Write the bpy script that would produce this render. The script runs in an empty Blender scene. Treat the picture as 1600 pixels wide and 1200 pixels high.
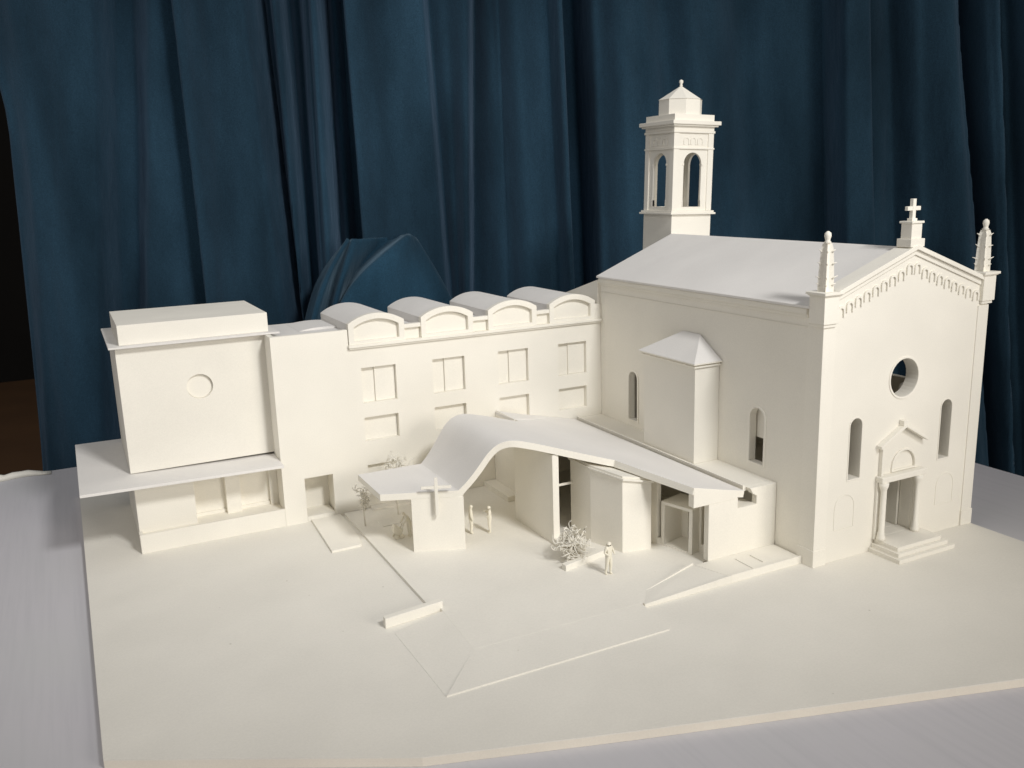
import bpy, bmesh, math, random
from mathutils import Vector, Matrix
from mathutils.geometry import tessellate_polygon

# ---------------------------------------------------------------- scene, camera, light
# All lengths in this script are centimetres of the real card model; CM turns them into metres.
CM = 0.01
sc = bpy.context.scene
col = sc.collection

cam_d = bpy.data.cameras.new("camera")
cam = bpy.data.objects.new("camera", cam_d)
col.objects.link(cam)
sc.camera = cam
cam_d.sensor_width = 36.0
cam_d.lens = 31.243
cam_d.clip_start = 0.02
cam_d.clip_end = 60.0
YAW, PITCH, ROLL = math.radians(26.43275722), math.radians(12.65101006), math.radians(-1.77022547)
fwd = Vector((math.sin(YAW) * math.cos(PITCH), math.cos(YAW) * math.cos(PITCH), -math.sin(PITCH)))
rgt0 = Vector((math.cos(YAW), -math.sin(YAW), 0))
up0 = rgt0.cross(fwd)
rgt = rgt0 * math.cos(ROLL) + up0 * math.sin(ROLL)
upv = -rgt0 * math.sin(ROLL) + up0 * math.cos(ROLL)
m = Matrix((rgt, upv, -fwd)).transposed().to_4x4()
m.translation = Vector((-87.28, -84.02, 52.90)) * CM
cam.matrix_world = m
cam_d.dof.use_dof = True
cam_d.dof.focus_distance = 1.35
cam_d.dof.aperture_fstop = 13.0

w = bpy.data.worlds.new("World")
sc.world = w
w.use_nodes = True
bg = w.node_tree.nodes["Background"]
bg.inputs["Color"].default_value = (1.0, 0.965, 0.92, 1)
bg.inputs["Strength"].default_value = 0.22

def aim(o, target):
    d = Vector(target) * CM - o.location
    o.rotation_euler = d.to_track_quat('-Z', 'Y').to_euler()

def lamp(name, kind, loc, target, energy, color, **kw):
    ld = bpy.data.lights.new(name, kind)
    ld.energy = energy
    ld.color = color
    for k, v in kw.items():
        setattr(ld, k, v)
    lo = bpy.data.objects.new(name, ld)
    col.objects.link(lo)
    lo.location = Vector(loc) * CM
    aim(lo, target)
    return lo

lamp("key_lamp", 'SPOT', (2, -185, 205), (-38, 82, 30), 222, (1.0, 0.985, 0.96),
     spot_size=math.radians(47), spot_blend=1.0, shadow_soft_size=0.22)
lamp("front_fill", 'AREA', (95, -320, 110), (25, 75, 45), 46, (1.0, 0.93, 0.83), shape='DISK', size=1.3)  # added fill without a known source, lifts facades and right half of the curtain
lamp("overhead_fill", 'AREA', (-60, 60, 250), (-30, 40, 0), 3, (0.84, 0.89, 1.0), shape='DISK', size=1.6)  # added cool fill from above for the roof tops, not a known ceiling fixture
lamp("side_fill", 'AREA', (-290, -50, 270), (-10, 30, 20), 17, (1.0, 0.95, 0.88), shape='DISK', size=2.0)  # added soft fill from upper left to brighten the nave side wall

sc.view_settings.view_transform = 'Standard'
sc.view_settings.look = 'None'
sc.view_settings.exposure = 0.05
sc.view_settings.gamma = 1.0
sc.view_settings.use_curve_mapping = False
sc.render.resolution_x = 1024
sc.render.resolution_y = 768
sc.cycles.max_bounces = 12
sc.cycles.diffuse_bounces = 10

random.seed(4)

# ---------------------------------------------------------------- materials
def new_mat(name):
    mt = bpy.data.materials.new(name)
    mt.use_nodes = True
    nt = mt.node_tree
    b = nt.nodes["Principled BSDF"]
    return mt, nt, b

def card_mat(name, base, var=0.03, rough=0.75, bump=0.12, scale=60.0, spec=0.25, smudge=0.02, specks=False):
    mt, nt, b = new_mat(name)
    tc = nt.nodes.new("ShaderNodeTexCoord")
    n1 = nt.nodes.new("ShaderNodeTexNoise"); n1.inputs["Scale"].default_value = 7.0; n1.inputs["Detail"].default_value = 5
    n2 = nt.nodes.new("ShaderNodeTexNoise"); n2.inputs["Scale"].default_value = scale * 10; n2.inputs["Detail"].default_value = 3
    nt.links.new(tc.outputs["Object"], n1.inputs["Vector"]); nt.links.new(tc.outputs["Object"], n2.inputs["Vector"])
    r = nt.nodes.new("ShaderNodeValToRGB")
    r.color_ramp.elements[0].position = 0.3; r.color_ramp.elements[1].position = 0.7
    lo = [c * (1 - var - smudge) for c in base]; hi = [min(1, c * (1 + var)) for c in base]
    r.color_ramp.elements[0].color = (*lo, 1); r.color_ramp.elements[1].color = (*hi, 1)
    nt.links.new(n1.outputs["Fac"], r.inputs["Fac"])
    mx = nt.nodes.new("ShaderNodeMix"); mx.data_type = 'RGBA'; mx.blend_type = 'MULTIPLY'
    mx.inputs["Factor"].default_value = 0.12
    nt.links.new(r.outputs["Color"], mx.inputs["A"]); nt.links.new(n2.outputs["Fac"], mx.inputs["B"])
    oi = nt.nodes.new("ShaderNodeObjectInfo")
    mr = nt.nodes.new("ShaderNodeMapRange"); mr.inputs["To Min"].default_value = 0.955; mr.inputs["To Max"].default_value = 1.0
    nt.links.new(oi.outputs["Random"], mr.inputs["Value"])
    m3 = nt.nodes.new("ShaderNodeMix"); m3.data_type = 'RGBA'; m3.blend_type = 'MULTIPLY'; m3.inputs["Factor"].default_value = 1.0
    nt.links.new(mx.outputs["Result"], m3.inputs["A"]); nt.links.new(mr.outputs["Result"], m3.inputs["B"])
    outc = m3.outputs["Result"]
    if specks:   # scattered dust specks and faint pencil-like scratches of a handled board
        vo = nt.nodes.new("ShaderNodeTexVoronoi"); vo.inputs["Scale"].default_value = 16.0; vo.inputs["Randomness"].default_value = 1.0
        nt.links.new(tc.outputs["Object"], vo.inputs["Vector"])
        wv = nt.nodes.new("ShaderNodeTexNoise"); wv.inputs["Scale"].default_value = 1.0; wv.inputs["Detail"].default_value = 4
        mp2 = nt.nodes.new("ShaderNodeMapping"); mp2.inputs["Scale"].default_value = (14, 220, 1); mp2.inputs["Rotation"].default_value = (0, 0, 0.25)
        nt.links.new(tc.outputs["Object"], mp2.inputs["Vector"]); nt.links.new(mp2.outputs["Vector"], wv.inputs["Vector"])
        r1 = nt.nodes.new("ShaderNodeValToRGB"); r1.color_ramp.elements[0].position = 0.010; r1.color_ramp.elements[1].position = 0.028
        r1.color_ramp.elements[0].color = (0.62, 0.6, 0.55, 1); r1.color_ramp.elements[1].color = (1, 1, 1, 1)
        nt.links.new(vo.outputs["Distance"], r1.inputs["Fac"])
        r2 = nt.nodes.new("ShaderNodeValToRGB"); r2.color_ramp.elements[0].position = 0.74; r2.color_ramp.elements[1].position = 0.80
        r2.color_ramp.elements[0].color = (1, 1, 1, 1); r2.color_ramp.elements[1].color = (0.86, 0.85, 0.82, 1)
        nt.links.new(wv.outputs["Fac"], r2.inputs["Fac"])
        for q in (r1, r2):
            m2 = nt.nodes.new("ShaderNodeMix"); m2.data_type = 'RGBA'; m2.blend_type = 'MULTIPLY'; m2.inputs["Factor"].default_value = 0.8
            nt.links.new(outc, m2.inputs["A"]); nt.links.new(q.outputs["Color"], m2.inputs["B"]); outc = m2.outputs["Result"]
    nt.links.new(outc, b.inputs["Base Color"])
    b.inputs["Roughness"].default_value = rough
    b.inputs["Specular IOR Level"].default_value = spec
    bp = nt.nodes.new("ShaderNodeBump"); bp.inputs["Strength"].default_value = bump; bp.inputs["Distance"].default_value = 0.0006
    nt.links.new(n2.outputs["Fac"], bp.inputs["Height"]); nt.links.new(bp.outputs["Normal"], b.inputs["Normal"])
    # cards are never perfectly flat: broad shallow waves
    nw = nt.nodes.new("ShaderNodeTexNoise"); nw.inputs["Scale"].default_value = 5.0 if specks else 9.0; nw.inputs["Detail"].default_value = 2.5
    nt.links.new(tc.outputs["Object"], nw.inputs["Vector"])
    b2 = nt.nodes.new("ShaderNodeBump"); b2.inputs["Strength"].default_value = 1.0; b2.inputs["Distance"].default_value = 0.007 if specks else 0.0025
    nt.links.new(nw.outputs["Fac"], b2.inputs["Height"]); nt.links.new(b2.outputs["Normal"], bp.inputs["Normal"])
    return mt

CARD = card_mat("white_card", (0.90, 0.871, 0.795))
ROOFM = card_mat("roof_card", (0.83, 0.812, 0.79), rough=0.85)
BASEM = card_mat("base_card", (0.865, 0.84, 0.775), var=0.02, smudge=0.015, scale=40, specks=True)
EDGEM = card_mat("board_edge", (0.88, 0.825, 0.73), var=0.05)
FIGM = card_mat("figure_resin", (0.86, 0.82, 0.70), rough=0.5, spec=0.4)
WIREM = card_mat("tree_wire", (0.88, 0.85, 0.77), rough=0.6)

def table_mat():
    mt, nt, b = new_mat("table_paper")
    tc = nt.nodes.new("ShaderNodeTexCoord")
    mp = nt.nodes.new("ShaderNodeMapping"); mp.inputs["Scale"].default_value = (160, 6, 1)
    mp.inputs["Rotation"].default_value = (0, 0, math.radians(-3))
    n = nt.nodes.new("ShaderNodeTexNoise"); n.inputs["Scale"].default_value = 1.0; n.inputs["Detail"].default_value = 5
    nt.links.new(tc.outputs["Object"], mp.inputs["Vector"]); nt.links.new(mp.outputs["Vector"], n.inputs["Vector"])
    n2 = nt.nodes.new("ShaderNodeTexNoise"); n2.inputs["Scale"].default_value = 5.0
    nt.links.new(tc.outputs["Object"], n2.inputs["Vector"])
    r = nt.nodes.new("ShaderNodeValToRGB")
    r.color_ramp.elements[0].position = 0.25; r.color_ramp.elements[0].color = (0.54, 0.525, 0.575, 1)
    r.color_ramp.elements[1].position = 0.55; r.color_ramp.elements[1].color = (0.60, 0.58, 0.63, 1)
    nt.links.new(n.outputs["Fac"], r.inputs["Fac"])
    mx = nt.nodes.new("ShaderNodeMix"); mx.data_type = 'RGBA'; mx.blend_type = 'MIX'
    mx.inputs["B"].default_value = (0.57, 0.575, 0.59, 1)
    nt.links.new(n2.outputs["Fac"], mx.inputs["Factor"]); nt.links.new(r.outputs["Color"], mx.inputs["A"])
    nt.links.new(mx.outputs["Result"], b.inputs["Base Color"])
    b.inputs["Roughness"].default_value = 0.6
    bp = nt.nodes.new("ShaderNodeBump"); bp.inputs["Strength"].default_value = 0.2; bp.inputs["Distance"].default_value = 0.0006
    nt.links.new(n.outputs["Fac"], bp.inputs["Height"]); nt.links.new(bp.outputs["Normal"], b.inputs["Normal"])
    return mt
TABLEM = table_mat()

def velvet_mat(name, base, sheen_tint, sheen=0.5):
    mt, nt, b = new_mat(name)
    tc = nt.nodes.new("ShaderNodeTexCoord")
    n = nt.nodes.new("ShaderNodeTexNoise"); n.inputs["Scale"].default_value = 6.0; n.inputs["Detail"].default_value = 6
    nf = nt.nodes.new("ShaderNodeTexNoise"); nf.inputs["Scale"].default_value = 420.0; nf.inputs["Detail"].default_value = 3
    mp = nt.nodes.new("ShaderNodeMapping"); mp.inputs["Scale"].default_value = (1, 1, 0.35)
    nt.links.new(tc.outputs["Object"], mp.inputs["Vector"])
    nt.links.new(mp.outputs["Vector"], n.inputs["Vector"]); nt.links.new(tc.outputs["Object"], nf.inputs["Vector"])
    r = nt.nodes.new("ShaderNodeValToRGB")
    r.color_ramp.elements[0].position = 0.35; r.color_ramp.elements[0].color = (*[c * 0.66 for c in base], 1)
    r.color_ramp.elements[1].position = 0.68; r.color_ramp.elements[1].color = (*[c * 1.45 for c in base], 1)
    nt.links.new(n.outputs["Fac"], r.inputs["Fac"])
    mx = nt.nodes.new("ShaderNodeMix"); mx.data_type = 'RGBA'; mx.blend_type = 'MULTIPLY'; mx.inputs["Factor"].default_value = 0.75
    nt.links.new(r.outputs["Color"], mx.inputs["A"]); nt.links.new(nf.outputs["Fac"], mx.inputs["B"])
    nt.links.new(mx.outputs["Result"], b.inputs["Base Color"])
    b.inputs["Roughness"].default_value = 0.95
    b.inputs["Specular IOR Level"].default_value = 0.05
    b.inputs["Sheen Weight"].default_value = sheen
    b.inputs["Sheen Roughness"].default_value = 0.5
    b.inputs["Sheen Tint"].default_value = (*sheen_tint, 1)
    bp = nt.nodes.new("ShaderNodeBump"); bp.inputs["Strength"].default_value = 0.25; bp.inputs["Distance"].default_value = 0.001
    nt.links.new(nf.outputs["Fac"], bp.inputs["Height"]); nt.links.new(bp.outputs["Normal"], b.inputs["Normal"])
    b2 = nt.nodes.new("ShaderNodeBump"); b2.inputs["Strength"].default_value = 1.0; b2.inputs["Distance"].default_value = 0.02
    nt.links.new(n.outputs["Fac"], b2.inputs["Height"]); nt.links.new(b2.outputs["Normal"], bp.inputs["Normal"])
    return mt
VELVET = velvet_mat("teal_velvet", (0.029, 0.071, 0.115), (0.28, 0.42, 0.62), 0.46)
VELVET2 = velvet_mat("teal_velvet_drape", (0.024, 0.070, 0.118), (0.30, 0.44, 0.56), 0.34)

def plain_mat(name, c, rough=0.8, sc_=3.0):
    mt, nt, b = new_mat(name)
    tc = nt.nodes.new("ShaderNodeTexCoord")
    n = nt.nodes.new("ShaderNodeTexNoise"); n.inputs["Scale"].default_value = sc_
    nt.links.new(tc.outputs["Object"], n.inputs["Vector"])
    r = nt.nodes.new("ShaderNodeValToRGB")
    r.color_ramp.elements[0].color = (*[v * 0.7 for v in c], 1); r.color_ramp.elements[1].color = (*[v * 1.3 for v in c], 1)
    nt.links.new(n.outputs["Fac"], r.inputs["Fac"]); nt.links.new(r.outputs["Color"], b.inputs["Base Color"])
    b.inputs["Roughness"].default_value = rough
    return mt
FLOORM = plain_mat("brown_floor", (0.10, 0.048, 0.018), 0.7)
DARKW = plain_mat("dark_wall", (0.006, 0.005, 0.004), 0.9)
LEGM = plain_mat("table_leg_metal", (0.2, 0.2, 0.2), 0.5)

# ---------------------------------------------------------------- helpers
ORG = {}

def tag(o, label=None, cat=None, group=None, kind=None):
    if label: o['label'] = label
    if cat: o['category'] = cat
    if group: o['group'] = group
    if kind: o['kind'] = kind
    return o

def thing(name, label, cat, loc=(0, 0, 0), group=None):
    o = bpy.data.objects.new(name, None)
    o.empty_display_size = 0.02
    col.objects.link(o)
    o.location = Vector(loc) * CM
    ORG[o.name] = Vector(loc)
    return tag(o, label, cat, group)

class MB:
    def __init__(s):
        s.v = []; s.f = []; s.smooth = set()
    def add(s, verts, faces, smooth=False):
        k = len(s.v)
        s.v += [Vector(p) for p in verts]
        for f in faces:
            if smooth: s.smooth.add(len(s.f))
            s.f.append([i + k for i in f])
        return s
    def box(s, x0, x1, y0, y1, z0, z1):
        return s.add([(x0, y0, z0), (x1, y0, z0), (x1, y1, z0), (x0, y1, z0), (x0, y0, z1), (x1, y0, z1), (x1, y1, z1), (x0, y1, z1)],
                     [(0, 3, 2, 1), (4, 5, 6, 7), (0, 1, 5, 4), (1, 2, 6, 5), (2, 3, 7, 6), (3, 0, 4, 7)])
    def prism(s, pts, lo, hi, axis='z', holes=(), fn=None):
        """extrude a flat outline (with holes) between lo and hi along an axis"""
        def P(p, t):
            q = {'z': (p[0], p[1], t), 'y': (p[0], t, p[1]), 'x': (t, p[0], p[1])}[axis]
            return fn(q, t) if fn else q
        loops = [list(pts)] + [list(h) for h in holes]
        flat = [p for l in loops for p in l]
        n = len(flat)
        vs = [P(p, lo) for p in flat] + [P(p, hi) for p in flat]
        fs = []
        if not holes and len(pts) <= 4:
            fs += [list(range(n)), [i + n for i in reversed(range(n))]]
        else:
            tri = tessellate_polygon([[Vector((p[0], p[1], 0)) for p in l] for l in loops])
            for t in tri:
                fs.append(list(t)); fs.append([i + n for i in reversed(t)])
        k = 0
        for l in loops:
            m_ = len(l)
            for i in range(m_):
                a, b = k + i, k + (i + 1) % m_
                fs.append([a, b, b + n, a + n])
            k += m_
        return s.add(vs, fs)
    def tube(s, pts, r, n=6, r2=None):
        pts = [Vector(p) for p in pts]
        rings = []
        for i, p in enumerate(pts):
            d = (pts[min(i + 1, len(pts) - 1)] - pts[max(i - 1, 0)]).normalized()
            a = Vector((0, 0, 1)) if abs(d.z) < 0.9 else Vector((1, 0, 0))
            u = d.cross(a).normalized(); v = d.cross(u)
            rr = r if r2 is None else r + (r2 - r) * i / max(1, len(pts) - 1)
            rings.append([p + (u * math.cos(2 * math.pi * k / n) + v * math.sin(2 * math.pi * k / n)) * rr for k in range(n)])
        vs = [q for R_ in rings for q in R_]
        fs = []
        for i in range(len(pts) - 1):
            for k in range(n):
                fs.append((i * n + k, i * n + (k + 1) % n, (i + 1) * n + (k + 1) % n, (i + 1) * n + k))
        fs.append(tuple(range(n))); fs.append(tuple((len(pts) - 1) * n + k for k in range(n)))
        return s.add(vs, fs, True)
    def lathe(s, prof, cx, cy, n=16):
        vs = []; fs = []
        for (r, z) in prof:
            for k in range(n):
                a = 2 * math.pi * k / n
                vs.append((cx + r * math.cos(a), cy + r * math.sin(a), z))
        for i in range(len(prof) - 1):
            for k in range(n):
                fs.append((i * n + k, i * n + (k + 1) % n, (i + 1) * n + (k + 1) % n, (i + 1) * n + k))
        fs.append(tuple(range(n))); fs.append(tuple((len(prof) - 1) * n + k for k in range(n)))
        return s.add(vs, fs, True)
    def ball(s, c, r, sz=1.0, n=10):
        prof = [(max(0.001, r * math.sin(math.pi * i / n)), c[2] - r * sz * math.cos(math.pi * i / n)) for i in range(n + 1)]
        return s.lathe(prof, c[0], c[1], 12)
    def build(s, name, mat, parent=None, label=None, bevel=0.0, smooth_angle=None):
        org = ORG[parent.name] if parent else Vector((0, 0, 0))
        me = bpy.data.meshes.new(name)
        me.from_pydata([tuple((p - org) * CM) for p in s.v], [], s.f)
        for i in s.smooth: me.polygons[i].use_smooth = True
        bm = bmesh.new(); bm.from_mesh(me)
        bmesh.ops.remove_doubles(bm, verts=bm.verts, dist=1e-6)
        bmesh.ops.recalc_face_normals(bm, faces=bm.faces)
        if bevel == 0 and not s.smooth and mat in (CARD, ROOFM) and len(s.f) < 400: bevel = 0.03
        if bevel > 0:
            es = [e for e in bm.edges if len(e.link_faces) == 2 and e.calc_face_angle(0) > 0.5]
            bmesh.ops.bevel(bm, geom=es, offset=bevel * CM, segments=1, affect='EDGES', clamp_overlap=True)
        bm.to_mesh(me); bm.free()
        me.materials.append(mat)
        o = bpy.data.objects.new(name, me)
        col.objects.link(o)
        if parent:
            o.parent = parent
        ORG[o.name] = org
        if label: o['label'] = label
        return o

def arch(c, h, z0, zs, n=10, rise=None):
    """outline of an arched opening: centre c, half width h, sill z0, springing zs"""
    rise = h if rise is None else rise
    p = [(c - h, z0), (c + h, z0)]
    for i in range(n + 1):
        a = math.pi * i / n
        p.append((c + h * math.cos(a), zs + rise * math.sin(a)))
    return p

def circ(cx, cz, r, n=28):
    return [(cx + r * math.cos(2 * math.pi * i / n), cz + r * math.sin(2 * math.pi * i / n)) for i in range(n)]

def rect(x0, x1, z0, z1):
    return [(x0, z0), (x1, z0), (x1, z1), (x0, z1)]

# ---------------------------------------------------------------- setting: room, table, base board
f = MB().add([(-1500, -600, -75), (900, -600, -75), (900, 640, -75), (-1500, 640, -75)], [(0, 1, 2, 3)]).build('floor', FLOORM)
tag(f, kind='structure')
b = MB().box(-1500, 900, 640, 650, -76, 330).build('back_wall', DARKW)
tag(b, kind='structure')

tb = thing('table', 'large table under pale lilac white paper that carries the card model', 'table', (-50, 0, -75))
TOPZ = -1.05
MB().prism([(-175, -150), (62, -150), (62, 70), (10, 113), (-175, 113)], TOPZ - 3, TOPZ).build('tabletop', TABLEM, tb, bevel=0.1)
for x, y in ((-165, -140), (52, -140), (52, 55), (-165, 103)):
    MB().box(x - 2.5, x + 2.5, y - 2.5, y + 2.5, -75, TOPZ - 3).build('leg', LEGM, tb)
# torn strip of paper curling at the far left of the table
mb = MB()
rnd = random.Random(2)
n = 40
prev = None
vs = []
for i in range(n + 1):
    x = -150 + 55.5 * i / n
    taper = 1.0 if x < -100 else max(0.12, (-94.5 - x) / 5.5)
    h = (0.7 + 0.7 * abs(math.sin(i * 1.3)) * rnd.uniform(0.4, 1)) * taper
    y = 112.2 + 0.5 * math.sin(i * 0.9)
    vs += [(x, y - 1.6, TOPZ + 0.05), (x, y - 0.5, TOPZ + h), (x, y + 0.8, TOPZ + h * 0.8), (x, y + 0.9, TOPZ + 0.05)]
fs = []
for i in range(n):
    for k in range(4):
        a = i * 4 + k; b_ = i * 4 + (k + 1) % 4
        fs.append((a, b_, b_ + 4, a + 4))
fs += [(0, 1, 2, 3), (n * 4 + 3, n * 4 + 2, n * 4 + 1, n * 4)]
mb.add(vs, fs, True).build('paper_edge', CARD, tb, label='crumpled white paper edge')

board = thing('base_board', 'cream white base board of the model with a bent front edge', 'board', (-30, 20, TOPZ))
BP = [(-89.75, 2.0), (-62.6, -12.75), (-42.3, -19.3), (-1.4, -31.7), (32.35, -42.0), (32.35, 92), (-89.75, 92)]
MB().prism(BP, TOPZ + 0.02, -0.12).build('core', EDGEM, board)
MB().prism(BP, -0.12, 0.0).build('top_sheet', BASEM, board)

# plaza: thin raised card sheets
plaza = thing('plaza', 'thin raised card forecourt in front of the wavy roof hall', 'forecourt', (-40, 15, 0))
MB().prism([(-50.65, 53.9), (-50.75, 14.6), (-49.7, 14.0), (-50.3, 2.5), (-26.0, 2.3), (-22.0, 4.9), (-13.5, 7.2), (-12.21, 8.45), (-5.5, 8.45), (-5.5, 53.9)],
           0.0, 0.40).build('paving_sheet', BASEM, plaza)
mb = MB()
def sheet(mb, top, base=0.0):
    n_ = len(top)
    vs_ = [(p[0], p[1], base) for p in top] + list(top)
    fs_ = [list(range(n_))[::-1], list(range(n_, 2 * n_))] + [[i, (i + 1) % n_, (i + 1) % n_ + n_, i + n_] for i in range(n_)]
    mb.add(vs_, fs_)
sheet(mb, [(-56.65, -4.5, 0.16), (-27.6, -4.5, 0.16), (-26.9, 2.3, 0.39), (-50.3, 2.5, 0.39)])
mb.build('front_ramp', BASEM, plaza)
mb = MB()
sheet(mb, [(-56.65, -4.5, 0.03), (-50.3, 2.5, 0.39), (-49.7, 13.2, 0.39), (-56.8, 11.4, 0.03)])
mb.build('side_ramp', BASEM, plaza)
MB().prism([(-56.0, 56.4), (-56.77, 39.45), (-52.15, 39.6), (-51.5, 43.1), (-51.2, 54.6)], 0.0, 0.35).build('door_ramp', CARD, plaza)
MB().box(-47.0, -44.5, 44.5, 47.5, 0.3, 0.5).build('tree_bed', BASEM, plaza)
MB().box(-46.0, -30.0, 52.0, 53.95, 0.3, 0.8).build('step', BASEM, plaza)

lw = MB().prism([(-57.4, 13.05), (-49.35, 14.05), (-49.45, 15.0), (-57.35, 14.0)], 0.0, 1.3)
tag(lw.build('low_wall', CARD, bevel=0.04), 'low white wall block at the left corner of the forecourt', 'wall')
lw = MB().prism([(-30.4, 15.4), (-22.3, 17.3), (-22.5, 18.3), (-30.5, 16.4)], 0.3, 1.25)
tag(lw.build('low_wall', CARD, bevel=0.04), 'short white kerb wall behind the front figure beside the bushy tree', 'wall')

# ---------------------------------------------------------------- church
CW = 32.2; CX = CW / 2
ch = thing('church', 'tall white card church with gabled front, round window and pinnacles', 'church', (CX, 27, 0))
def gz(x): return 37.1 + (43.0 - 37.1) * (1 - abs(x - CX) / CX)
FT = 2.0
door = [(13.4, -1.0), (18.9, -1.0), (18.9, 10.4), (13.4, 10.4)]
pent = [(0, 0), (13.4, 0), (13.4, 10.4), (18.9, 10.4), (18.9, 0), (CW, 0), (CW, gz(CW)), (CX, gz(CX)), (0, gz(0))]
# recesses over the door and blind arches stay shallow: cut as a second thin layer
MB().prism(pent, 0.2, FT, 'y', holes=[circ(15.75, 24.9, 2.75), arch(6.9, 1.12, 11.6, 19.2), arch(25.1, 1.12, 11.6, 19.4)]).build('facade_wall', CARD, ch)
lun = arch(16.75, 2.2, 11.5, 12.0)
ba1 = arch(5.5, 1.75, 4.6, 7.7); ba2 = arch(26.0, 1.75, 4.4, 7.3)
MB().prism(pent, 0.0, 0.2, 'y', holes=[circ(15.75, 24.9, 2.75), arch(6.9, 1.12, 11.6, 19.2), arch(25.1, 1.12, 11.6, 19.4), lun]).build('facade_face', CARD, ch)
for c_, z0_, zs_, x_ in ((5.5, 4.6, 7.7, 0), (26.0, 4.4, 7.3, 0)):
    MB().prism(arch(c_, 1.95, z0_, zs_), -0.06, 0.0, 'y', holes=[arch(c_, 1.75, z0_ + 0.01, zs_)]).build('blind_arch', CARD, ch)
for c_, zs_ in ((6.9, 19.2), (25.1, 19.4)):
    MB().prism(arch(c_, 1.32, 11.4, zs_), -0.07, 0.0, 'y', holes=[arch(c_, 1.12, 11.6, zs_)]).build('window_surround', CARD, ch)
MB().prism(circ(15.75, 24.9, 3.05), -0.12, 0.0, 'y', holes=[circ(15.75, 24.9, 2.76)]).build('round_window_ring', CARD, ch)

# nave side walls
wa = [arch(43.45, 1.3, 11.3, 18.8), arch(11.85, 1.5, 11.9, 18.7)]
side = [(FT, 0), (52.8, 0), (52.8, 35.9), (FT, 35.9)]
MB().prism(side, 0.0, 1.2, 'x', holes=wa).build('side_wall', CARD, ch)
MB().prism(side, CW - 1.2, CW, 'x', holes=[arch(43.45, 1.3, 11.3, 18.8), arch(11.85, 1.5, 11.9, 18.7), rect(10.5, 16.0, 20.7, 27.0), rect(30, 36, 20.7, 27.0)]).build('side_wall', CARD, ch)
for c_, h_, z0_, zs_ in ((43.45, 1.3, 11.3, 18.8), (11.85, 1.5, 11.9, 18.7)):
    MB().prism(arch(c_, h_ + 0.38, z0_ - 0.2, zs_), -0.14, 0.0, 'x', holes=[arch(c_, h_, z0_, zs_)]).build('window_surround', CARD, ch)
MB().prism([(0, 0), (CW, 0), (CW, 35.9), (CX, 42.3), (0, 35.9)], 52.8, 54.0, 'y').build('rear_wall', CARD, ch)
MB().prism([(54.01, 0), (66, 0), (66, 32.0), (54.01, 35.5)], -0.6, 12.0, 'x').build('apse', CARD, ch)
MB().box(1.3, CW - 1.3, 2.1, 52.7, 0.02, 1.75).build('nave_floor', CARD, ch)
# inner fittings seen through the side window
MB().box(1.5, 5.0, 9.0, 15.0, 15.3, 15.6).box(1.5, 1.8, 9.0, 15.0, 15.6, 22.0).build('gallery', CARD, ch)
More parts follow.
